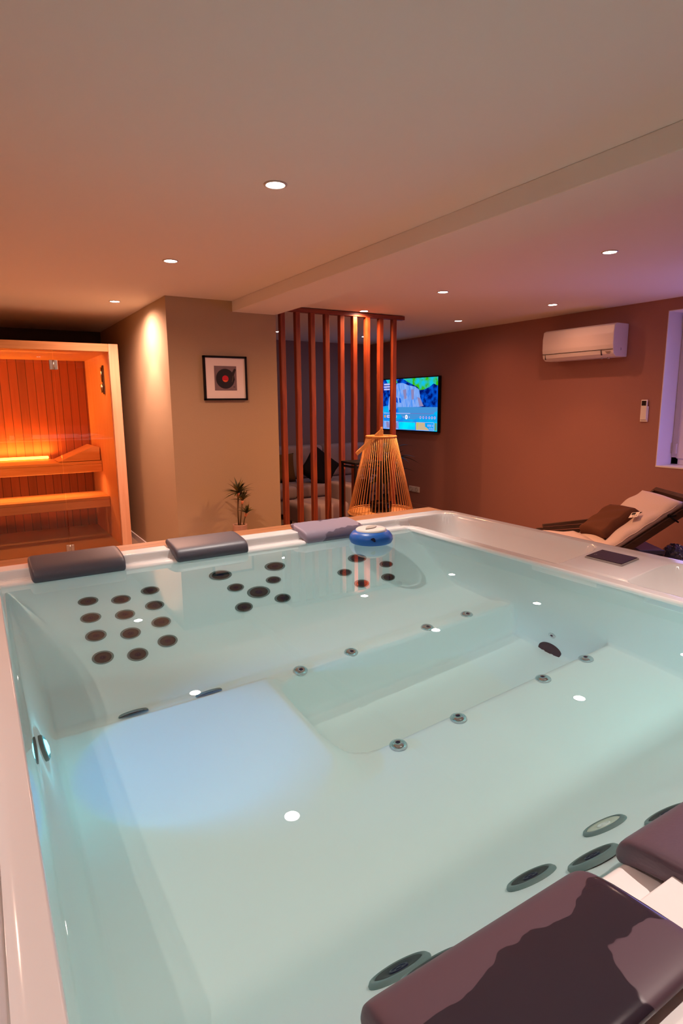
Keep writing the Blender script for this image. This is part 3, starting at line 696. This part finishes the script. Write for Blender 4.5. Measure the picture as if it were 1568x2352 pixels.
for u in (.415, .525):
    b = MB(); sround(b, u, .745, .012, 4, 0); b.build('skip_button', e_lav, scr, TO)
for u in (.72, .77, .82, .87, .915, .96):
    b = MB(); sround(b, u, .748, .026, 4, 0); sround(b, u, .748, .014, 5, 1); b.build('menu_icon', [e_lav, e_grey], scr, TO)
def thumb(u0, u1, mats, fn):
    b = MB(); srect(b, u0 - .004, .838, u1 + .004, .992, 4, 0); srect(b, u0, .845, u1, .985, 5, 1); fn(b); b.build('thumbnail', mats, scr, TO)
thumb(.035, .315, [e_lav, e_rock, e_brown, e_dark], lambda b: (spoly(b, [(.08, .86), (.13, .85), (.16, .97), (.10, .97)], 6, 2), spoly(b, [(.26, .86), (.29, .86), (.31, .97), (.28, .97)], 6, 2)))
thumb(.335, .630, [e_grey, e_cyan], lambda b: None)
def bear(b):
    srect(b, .65, .845, .72, .985, 6, 2); spoly(b, [(.70, .845), (.80, .845), (.805, .92), (.85, .95), (.87, .985), (.68, .985), (.675, .93)], 7, 3)
thumb(.648, .945, [e_lav, e_sky, e_yel, e_tan], bear)
thumb(.962, .995, [e_cyan, e_olive], lambda b: None)
def text(body, size, u, v, parent, m, name):
    cu = bpy.data.curves.new('t', 'FONT'); cu.body = body; cu.size = size; cu.align_x = 'CENTER'
    o = bpy.data.objects.new('t', cu); COL.objects.link(o); bpy.context.view_layer.update()
    me = bpy.data.meshes.new_from_object(o.evaluated_get(bpy.context.evaluated_depsgraph_get())); bpy.data.objects.remove(o)
    me.materials.clear(); me.materials.append(m)
    o = bpy.data.objects.new(name, me); COL.objects.link(o); o.parent = parent
    p = Vector(sp(u, v, 8)) - Vector(TO)
    o.matrix_local = Matrix.Translation(p) @ Matrix(((0, 0, -1, 0), (-1, 0, 0, 0), (0, 1, 0, 0), (0, 0, 0, 1)))
    return o
text('BÉBÉ D', .040, .893, .915, scr, e_lav, 'caption_text'); text('ÉCOU', .032, .905, .968, scr, e_lav, 'caption_text')

# ------------------------------------------------------------------ air conditioner, remote, socket
ac = thing('air_conditioner', 'white split air conditioner high on the red wall', 'air conditioner', (XW, 3.82, 1.99)); AO = (XW, 3.82, 1.99)
pr = [(XW - .002, 1.846), (XW - .165, 1.846), (XW - .200, 1.872), (XW - .215, 1.95), (XW - .216, 2.05), (XW - .205, 2.125), (XW - .175, 2.14), (XW - .002, 2.14)]
b = MB(); b.prism([(x, z) for x, z in pr], 3.425, 4.215, 'XZ', bev=.006); b.build('housing', m_white_pl, ac, AO)
b = MB()
b.box(XW - .2155, XW - .20, 3.43, 4.21, 1.9095, 1.9130); b.box(XW - .209, XW - .19, 3.545, 3.549, 1.862, 1.910, mx=None); b.box(XW - .209, XW - .19, 4.178, 4.181, 1.862, 1.910)
b.build('seam', m_dark_gap, ac, AO)
b = MB(); b.prism([(XW - .166, 1.8445), (XW - .2015, 1.8715), (XW - .2135, 1.905), (XW - .2115, 1.905), (XW - .199, 1.8725), (XW - .166, 1.8475)], 3.555, 4.172, 'XZ'); b.build('louver', m_white_pl, ac, AO)
b = MB(); b.box(XW - .2135, XW - .205, 3.455, 3.505, 1.888, 1.892); b.box(XW - .2095, XW - .200, 3.46, 3.49, 1.874, 1.878); b.build('printed_mark', mat('print_brown', (.30, .20, .17), .6), ac, AO)
b = MB(); b.box(XW - .10, XW - .096, 3.4242, 3.4262, 1.902, 1.925); b.build('side_slot', m_dark_gap, ac, AO)
b = MB(); b.tube([(XW - .12, 3.53, 1.846), (XW - .12, 3.53, 1.832)], .012); b.tube([(XW - .12, 3.60, 1.846), (XW - .12, 3.60, 1.834)], .009); b.build('drain_stub', m_lid_gray, ac, AO)
rm = thing('wall_remote', 'small white remote control in a wall holder left of the window', 'remote control', (XW, 3.207, 1.36)); RO = (XW, 3.207, 1.36)
b = MB(); b.box(XW - .014, XW - .001, 3.172, 3.242, 1.262, 1.40, .003); b.build('holder', m_white_pl, rm, RO)
b = MB(); b.box(XW - .026, XW - .012, 3.178, 3.236, 1.28, 1.458, .004); b.build('remote_body', m_white_pl, rm, RO)
b = MB(); b.box(XW - .0275, XW - .025, 3.186, 3.228, 1.405, 1.448, .001); b.build('display', m_black_gl, rm, RO)
so = thing('wall_socket', 'double wall socket low on the red wall right of the bamboo lantern', 'socket', (XW, 6.5, .26)); KO = (XW, 6.5, .26)
b = MB(); b.box(XW - .012, XW - .001, 6.385, 6.615, .222, .300, .003); b.build('cover_plate', m_white_pl, so, KO)
b = MB()
for yy in (6.44, 6.56): b.lathe([(.028, 0), (.028, -.004), (.022, -.004), (.022, .002), (0, .002)], cap=False, mx=Matrix.Translation((XW - .0125, yy, .261)) @ Matrix.Rotation(PI / 2, 4, 'Y'))
b.build('outlet', m_lid_gray, so, KO)

# ------------------------------------------------------------------ potted plant by the picture wall
pl = thing('potted_plant', 'spiky dracaena in a blush pot against the beige wall', 'plant', (1.892, 4.78, 0)); QO = (1.892, 4.78, 0)
b = MB(); b.lathe([(.052, 0), (.060, .15), (.060, .418), (.062, .424), (.056, .424), (.055, .405), (0, .405)], seg=32); b.build('pot', m_pot, pl)
b = MB(); b.lathe([(.054, .404), (.03, .412), (0, .410)], cap=False, seg=20)
for k in range(26):
    a = random.random() * 2 * PI; r = .048 * math.sqrt(random.random()); b.box(-.009, .009, -.006, .006, -.004, .006, .002, mx=Matrix.Translation((r * math.cos(a), r * math.sin(a), .414)) @ Matrix.Rotation(random.random() * 3, 4, 'Z') @ Matrix.Rotation(random.uniform(-.5, .5), 4, 'X'))
b.build('soil', m_soil, pl)
def leaf(b, base, dirv, L_, w, m=0, droop=.25):
    dirv = Vector(dirv).normalized(); side = dirv.cross(Vector((0, 0, 1)))
    side = side.normalized() if side.length > 1e-3 else Vector((1, 0, 0))
    upv = side.cross(dirv); t = bmesh.new(); rows = []
    N = 7
    for i in range(N + 1):
        q = i / N; ww = w * (.35 + .65 * math.sin(PI * min(1, q * .9 + .12))) * (1 - q ** 3); c = Vector(base) + dirv * L_ * q + Vector((0, 0, -droop * L_ * q * q))
        rows.append([t.verts.new(c - side * ww + upv * ww * .35), t.verts.new(c), t.verts.new(c + side * ww + upv * ww * .35)])
    for A, B in zip(rows, rows[1:]):
        for k in range(2):
            try: t.faces.new((A[k], A[k + 1], B[k + 1], B[k]))
            except ValueError: pass
    b._merge(t, m, True)
def rosette(c, n, L0, w, m_pair=(m_leaf, m_leaf2), low=-.1):
    b = MB()
    for k in range(n):
        a = k * 2.399 + random.uniform(-.15, .15); el = random.uniform(low, 1.15) if k % 3 else random.uniform(.2, 1.4)
        leaf(b, c, (math.cos(a) * math.cos(el), math.sin(a) * math.cos(el), math.sin(el)), L0 * random.uniform(.75, 1.05), w, 1 if k % 4 == 0 else 0)
    return b.build('foliage', list(m_pair), pl)
P1 = (-.004, 0, .70); P2 = (.028, -.01, .63); P3 = (.062, -.005, .515)
b = MB(); b.tube([(-.012, 0, .405), (-.014, 0, .55), P1], [.0065, .0065, .009]); b.build('stem', m_stem, pl)
b = MB(); b.tube([(-.004, -.012, .405), (.012, -.012, .53), P2], [.006, .006, .008]); b.build('stem', m_stem, pl)
b = MB(); b.tube([(.030, -.004, .405), (.040, -.004, .46), (.055, -.005, .50)], [.0055, .0055, .007]); b.build('stem', m_stem, pl)
b = MB(); b.tube([(-.008, 0, .665), P1], [.009, .016]); b.tube([(.022, -.01, .60), P2], [.008, .014]); b.tube([(.048, -.005, .485), P3], [.008, .018]); b.build('bract', m_stem_red, pl)
rosette(P1, 28, .185, .012); rosette(P2, 16, .15, .013, low=.05); rosette(P3, 12, .125, .014, low=.25)

# ------------------------------------------------------------------ lanterns in front of the slats
st = thing('side_table', 'low round side table carrying the bamboo lantern, hidden behind the tub rim', 'table', (2.975, 4.2, 0))
b = MB(); b.lathe([(.27, .468), (.28, .474), (.28, .492), (.27, .498), (0, .498)], seg=40); b.build('table_top', m_dk_wood, st)
for k in range(3):
    a = k * 2.094 + .4; b = MB(); b.tube([(.20 * math.cos(a), .20 * math.sin(a), .47), (.25 * math.cos(a), .25 * math.sin(a), 0)], .014); b.build('leg', m_dk_wood, st)
bl_ = thing('bamboo_lantern', 'tapered bamboo stick lantern with a tilted carrying handle', 'lantern', (2.975, 4.2, .50))
def ring(bb, r, z, t=.006, seg=48, m=0):
    bb.tube([(r * math.cos(2 * PI * k / seg), r * math.sin(2 * PI * k / seg), z) for k in range(seg + 1)], t, 6, m)
RB, RT, HT = .283, .127, .668
b = MB(); ring(b, RB, .010, .009); ring(b, RB - .006, .030, .004); b.lathe([(.27, .002), (.27, .010), (0, .010)], seg=40); b.build('base_ring', m_bamboo, bl_)
b = MB(); ring(b, RT, HT, .009); ring(b, RT - .008, HT - .012, .006); b.build('top_ring', m_bamboo, bl_)
b = MB(); b.tube([(RB, 0, .008), (RT, 0, HT)], .0027, 6); rod = b.build('rod', m_bamboo, bl_)
NR = 56
for k in range(1, NR):
    c = rod.copy(); COL.objects.link(c); c.rotation_euler = (0, 0, 2 * PI * k / NR)
vd = Vector((.58, .81, 0)); ld = Vector((-.81, .58, 0)); rotv = math.atan2(vd.y, vd.x) - PI / 2
ends = []
for s_ in (-1, 1):
    c0_ = vd * (.112 * s_)
    b = MB(); b.prism([(-.030, -.012), (.022, -.012), (.012, .075), (-.004, .075)], -.005, .005, 'XZ', bev=.002, mx=Matrix.Translation((c0_.x, c0_.y, HT)) @ Matrix.Rotation(rotv, 4, 'Z')); b.build('handle_bracket', m_bamboo, bl_)
    ends.append(c0_ + Vector((0, 0, HT + .042)))
drop = ld * .205 + Vector((0, 0, -.185)); tdir = drop.normalized(); wdir = Vector((0, 0, 1)) - tdir * tdir.z; wdir.normalize()
b = MB()
def strip(p, q, nrm, wd, w=.014, th=.005):
    t = bmesh.new(); vs = []
    for P in (p, q):
        for i, j in ((-1, -1), (1, -1), (1, 1), (-1, 1)): vs.append(t.verts.new(P + wd * (w * i) + nrm * (th * j)))
    for f in ((0, 1, 2, 3), (7, 6, 5, 4), (0, 4, 5, 1), (1, 5, 6, 2), (2, 6, 7, 3), (3, 7, 4, 0)): t.faces.new([vs[k] for k in f])
    bmesh.ops.recalc_face_normals(t, faces=t.faces); b._merge(t)
for s_, p in zip((-1, 1), ends): strip(p - tdir * .015, p + drop * .86, vd, wdir); strip(p + drop * .86, p + drop - vd * (.035 * s_), vd, wdir)
strip(ends[0] + drop + vd * .03, ends[1] + drop - vd * .03, tdir, wdir)
b.build('handle', m_bamboo, bl_)
b = MB(); b.lathe([(.0, .012), (.09, .012), (.095, .02), (.095, .10), (.092, .10), (.092, .022), (0, .018)], seg=40, cap=False); b.build('candle_glass', m_glass, bl_)
b = MB(); b.lathe([(.045, .018), (.045, .06), (.03, .064), (0, .062)], seg=24, cap=False); b.build('candle', m_lid, bl_)

bk = thing('floor_lantern', 'tall black metal framed lantern standing behind the bamboo lantern', 'lantern', (3.15, 4.76, 0)); BO = (3.15, 4.76, 0)
bx0, bx1, by0, by1, bh = 3.00, 3.29, 4.645, 4.875, .905
b = MB(); b.box(bx0 - .012, bx1 + .012, by0 - .012, by1 + .012, bh - .022, bh, .004); b.build('top_plate', m_black, bk, BO)
b = MB(); b.box(bx0 - .012, bx1 + .012, by0 - .012, by1 + .012, 0, .022, .004); b.build('base_plate', m_black, bk, BO)
for (x, y) in ((bx0, by0), (bx1, by0), (bx0, by1), (bx1, by1)):
    b = MB(); b.box(x - .010, x + .010, y - .010, y + .010, .022, bh - .022, .002); b.build('post', m_black, bk, BO)
b = MB(); b.box(bx0 - .009, bx1 + .009, by0 - .006, by0 + .006, bh - .055, bh - .035); b.box(bx0 - .006, bx0 + .006, by0, by1, bh - .055, bh - .035); b.build('top_rail', m_black, bk, BO)
b = MB(); b.lathe([(.075, .025), (.078, .03), (.078, .72), (.075, .72), (.075, .03)], seg=32, cap=False); cg = b.build('glass_cylinder', m_glass, bk)
b = MB(); b.lathe([(.04, .024), (.04, .42), (.02, .425), (0, .42)], seg=24, cap=False); b.build('candle', m_lid, bk)

# ------------------------------------------------------------------ lounge beyond the slats
sf = thing('sofa', 'pale grey sofa along the dim lounge wall behind the slats', 'sofa', (3.75, 7.1, 0)); FO = (3.75, 7.1, 0)
MB().box(2.62, 4.95, 6.62, 7.54, .08, .27, .03, seg=3).build('base', m_sofa, sf, FO)
for k in range(3): MB().box(2.63 + k * .775, 3.395 + k * .775, 6.58, 7.30, .27, .43, .045, seg=4).build('seat_cushion', m_sofa, sf, FO)
for k in range(3): MB().box(2.63 + k * .775, 3.395 + k * .775, 7.27, 7.52, .42, .88, .06, seg=4).build('back_cushion', m_sofa, sf, FO)
for x in (2.7, 4.87):
    for y in (6.68, 7.48): MB().tube([(x, y, 0), (x, y, .09)], .025).build('leg', m_dk_wood, sf, FO)
def soft(name, w, d, h, loc, rot, m, label, cat='cushion', group=None, **kw):
    bb = MB(); bb._merge(cushion(w, d, h, **kw), 0, True); o = bb.build(name, m); o.location = loc; o.rotation_euler = rot
    return tag(o, label, cat, group)
soft('throw_cushion', .40, .40, .17, (3.42, 7.13, .61), (math.radians(72), 0, math.radians(-12)), m_olive_fab, 'ochre brown cushion leaning on the back of the grey sofa')
soft('throw_cushion', .46, .46, .15, (3.82, 6.78, .62), (math.radians(62), math.radians(38), math.radians(-15)), m_dark_fab, 'black cushion tipped on its corner on the grey sofa')
ot = thing('lounge_armchair', 'pale rounded armchair with its back to the slats, low in the lounge', 'armchair', (3.45, 5.95, 0)); GO = (3.45, 5.95, 0)
MB().box(3.02, 3.62, 5.70, 6.25, .10, .34, .06, seg=4).build('seat', m_sofa, ot, GO)
b = MB()
pts = []
for k in range(13): a = -PI / 2 + PI * k / 12; pts.append((3.60 + .20 * math.cos(a), 5.96 + .30 * math.sin(a)))
b.prism(pts, .10, .52, 'XY', bev=.03, seg=3, smooth=True); b.build('backrest', m_sofa, ot, GO)
for x in (3.08, 3.66):
    for y in (5.76, 6.18): MB().tube([(x, y, 0), (x, y, .12)], .018).build('leg', m_dk_wood, ot, GO)
lp = thing('leafy_plant', 'dark leafy houseplant in the lounge seen above the black lantern', 'plant', (4.36, 6.05, 0))
b = MB(); b.lathe([(.11, 0), (.15, .30), (.14, .30), (.13, .27), (0, .27)], seg=28); b.build('pot', m_black, lp)
b = MB()
for k in range(70):
    a = random.random() * 2 * PI; el = random.uniform(.15, 1.45); r0 = random.uniform(.02, .12)
    leaf(b, (r0 * math.cos(a), r0 * math.sin(a), random.uniform(.45, .85)), (math.cos(a) * math.cos(el), math.sin(a) * math.cos(el), math.sin(el)), random.uniform(.2, .42), .035, 0, .45)
b.tube([(0, 0, .27), (.01, 0, .6), (0, .01, .85)], .02, m=1); b.build('foliage', [m_leaf, m_stem], lp)

# ------------------------------------------------------------------ lounger by the red wall
AZ = math.radians(121.5)
av = Vector((math.sin(AZ), math.cos(AZ), 0)); bv = Vector((-av.y, av.x, 0))
LB = bv * 4.4 + av * 2.0
lg = thing('sun_lounger', 'reclined wooden lounger with an oatmeal mattress beside the red wall', 'lounger', (LB.x, LB.y, 0), math.atan2(av.y, av.x))
# local frame: +x towards the head, +y away from the tub, hinge at x=.02
SLOPE = math.atan2(.266, .382)
def back(mb_fn, name, m, parent):
    bb = MB(); mb_fn(bb); bmesh.ops.transform(bb.bm, matrix=Matrix.Translation((.02, 0, .262)) @ Matrix.Rotation(-SLOPE, 4, 'Y'), verts=bb.bm.verts); return bb.build(name, m, parent)
def slab(L_, Wd, th, n=30, mseg=20):
    t = bmesh.new(); rows = []
    prof = []
    def pt(u, v, top):
        ex = min(u, 1 - u) * L_; ey = min(v, 1 - v) * Wd; e = min(ex, ey)
        k = math.sqrt(max(0, 1 - (1 - min(1, e / .045)) ** 2)) if e < .045 else 1
        z = th / 2 + (th / 2) * k * (1 if top else -1)
        if top: z += .010 * math.sin(u * 23 + v * 3) * math.exp(-ey / .12) * k + .012 * (math.sin(PI * v) - .5) * k * 1.3
        return (u * L_, v * Wd, z)
    top = [[t.verts.new(pt(i / n, j / mseg, True)) for j in range(mseg + 1)] for i in range(n + 1)]
    bot = [[top[i][j] if i in (0, n) or j in (0, mseg) else t.verts.new(pt(i / n, j / mseg, False)) for j in range(mseg + 1)] for i in range(n + 1)]
    for i in range(n):
        for j in range(mseg):
            t.faces.new((top[i][j], top[i + 1][j], top[i + 1][j + 1], top[i][j + 1]))
            try: t.faces.new((bot[i][j], bot[i][j + 1], bot[i + 1][j + 1], bot[i + 1][j]))
            except ValueError: pass
    bmesh.ops.recalc_face_normals(t, faces=t.faces); return t
def f_m(bb): bb._merge(slab(.70, .60, .080), 0, True, Matrix.Translation((.0, 0, .0)))
back(f_m, 'mattress', m_fabric, lg)
def f_p(b_): b_.tube([(.04 + .04 * k, .006, .052 + .004 * math.sin(k * 1.7)) for k in range(16)], .004)
back(f_p, 'piping', m_fabric, lg)
bb = MB(); bb._merge(slab(1.22, .60, .095), 0, True, Matrix.Translation((-1.21, 0, .275))); bb.build('mattress', m_fabric, lg)
def f_f(bb):
    bb.box(0, .80, -.008, .022, -.045, .010, .004); bb.box(0, .80, .578, .608, -.045, .010, .004); bb.box(.76, .80, -.008, .608, -.045, .012, .004)
    for k in range(8): bb.box(.05 + k * .09, .10 + k * .09, .02, .58, -.012, .006, .002)
back(f_f, 'backrest_frame', m_dk_wood, lg)
def f_head(bb): bb.box(.72, .86, .10, .60, .02, .07, .006)
bb = MB(); bb.box(-1.25, .06, -.01, .025, .20, .262, .004); bb.box(-1.25, .06, .577, .612, .20, .262, .004); bb.box(-1.25, -1.2, 0, .6, .20, .262, .004)
for k in range(13): bb.box(-1.20 + k * .095, -1.14 + k * .095, .02, .58, .25, .268, .002)
bb.build('seat_frame', m_dk_wood, lg)
for x in (-1.18, -.05):
    for y in (.01, .59): MB().box(x - .025, x + .025, y - .02, y + .02, 0, .21, .003).build('leg', m_dk_wood, lg)
MB().tube([(.28, .02, .44), (.10, .02, .23)], .012).build('support_strut', m_dk_wood, lg); MB().tube([(.28, .58, .44), (.10, .58, .23)], .012).build('support_strut', m_dk_wood, lg)
# far side slatted arm panel
bb = MB()
for k in range(4):
    z = .285 + k * .034; bb.prism([(-.42 + k * .05, z), (.10 + k * .022, z + .012 + k * .008), (.112 + k * .022, z + .040 + k * .010), (-.42 + k * .05, z + .022)], .615, .64, 'XZ')
bb.build('side_slats', m_dk_wood, lg)
def f_t(bb): bb.tube([(.555, .0, .02), (.56, -.02, -.01), (.575, -.03, -.05)], .006); bb.tube([(.555, .0, .02), (.59, -.025, .0)], .005); bb.box(.548, .562, -.012, .02, .01, .03, .003)
back(f_t, 'tie_strap', m_dark_fab, lg)
# brown scatter cushion with its care tag lying on the reclined mattress
cu = thing('scatter_cushion', 'dark brown scatter cushion with a white care tag on the oatmeal lounger', 'cushion', (0, 0, 0))
cc = av * 2.175 + bv * 4.745 + Vector((0, 0, .474))
ax = (av * math.cos(SLOPE) + Vector((0, 0, 1)) * math.sin(SLOPE)); nz_ = ax.cross(bv).normalized()
if nz_.z < 0: nz_ = -nz_
ay = nz_.cross(ax)
m4 = Matrix(((ax.x, ay.x, nz_.x, cc.x), (ax.y, ay.y, nz_.y, cc.y), (ax.z, ay.z, nz_.z, cc.z), (0, 0, 0, 1)))
cu.matrix_world = m4
bb = MB(); bb._merge(cushion(.37, .40, .15, crease=.014), 0, True); cb = bb.build('cushion_body', m_brown_fab, cu); cb.rotation_euler = (0, 0, math.radians(8))
bb = MB(); bb.box(-.028, .028, -.028, .028, 0, .002); tg = bb.build('care_tag', m_tag, cu); tg.location = (.135, -.215, .034); tg.rotation_euler = (math.radians(5), 0, math.radians(38)); tg.scale = (1.25, 1.25, 1); tg['label'] = 'white care tag'
bb = MB(); bb.box(.002, .022, -.004, .022, .002, .0026); 
for k in range(3): bb.box(-.020, -.004, -.018 + k * .011, -.015 + k * .011, .002, .0026)
bb.build('tag_print', m_black, tg)
# things under the raised backrest
bx = thing('storage_box', 'dark box with a shiny slate-blue lid under the raised lounger back', 'box', (4.40, 2.62, 0), math.atan2(av.y, av.x))
MB().box(-.12, .05, -.15, .15, 0, .30, .01).build('box_body', m_black, bx)
MB().box(-.13, .06, -.16, .16, .30, .335, .006).build('box_lid', m_blue_box, bx)
bg = MB(); t = bmesh.new(); bmesh.ops.create_icosphere(t, subdivisions=4, radius=1)
for v in t.verts:
    d = v.co.normalized(); v.co = Vector((d.x * .09, d.y * .12, max(-.10, d.z * .10))) * (1 + .10 * math.sin(d.x * 17 + d.y * 9) * math.cos(d.z * 15 + d.y * 12))
bg._merge(t, 0, False); bgo = bg.build('plastic_bag', mat('clear_crinkled_plastic', (.10, .11, .17), .12, spec=.8, bump=.6, scale=50)); bgo.location = (4.60, 2.50, .24); bgo.rotation_euler = (0, 0, math.atan2(av.y, av.x))
tag(bgo, 'crumpled shiny plastic bundle at the right end of the box under the lounger', 'bag')
pedestal = MB().box(-.06, .06, -.08, .08, 0, .145, .004).build('packing_block', m_black); pedestal.location = (4.60, 2.50, 0); pedestal.rotation_euler = bgo.rotation_euler
tag(pedestal, 'small black block carrying the crumpled plastic bundle', 'block')
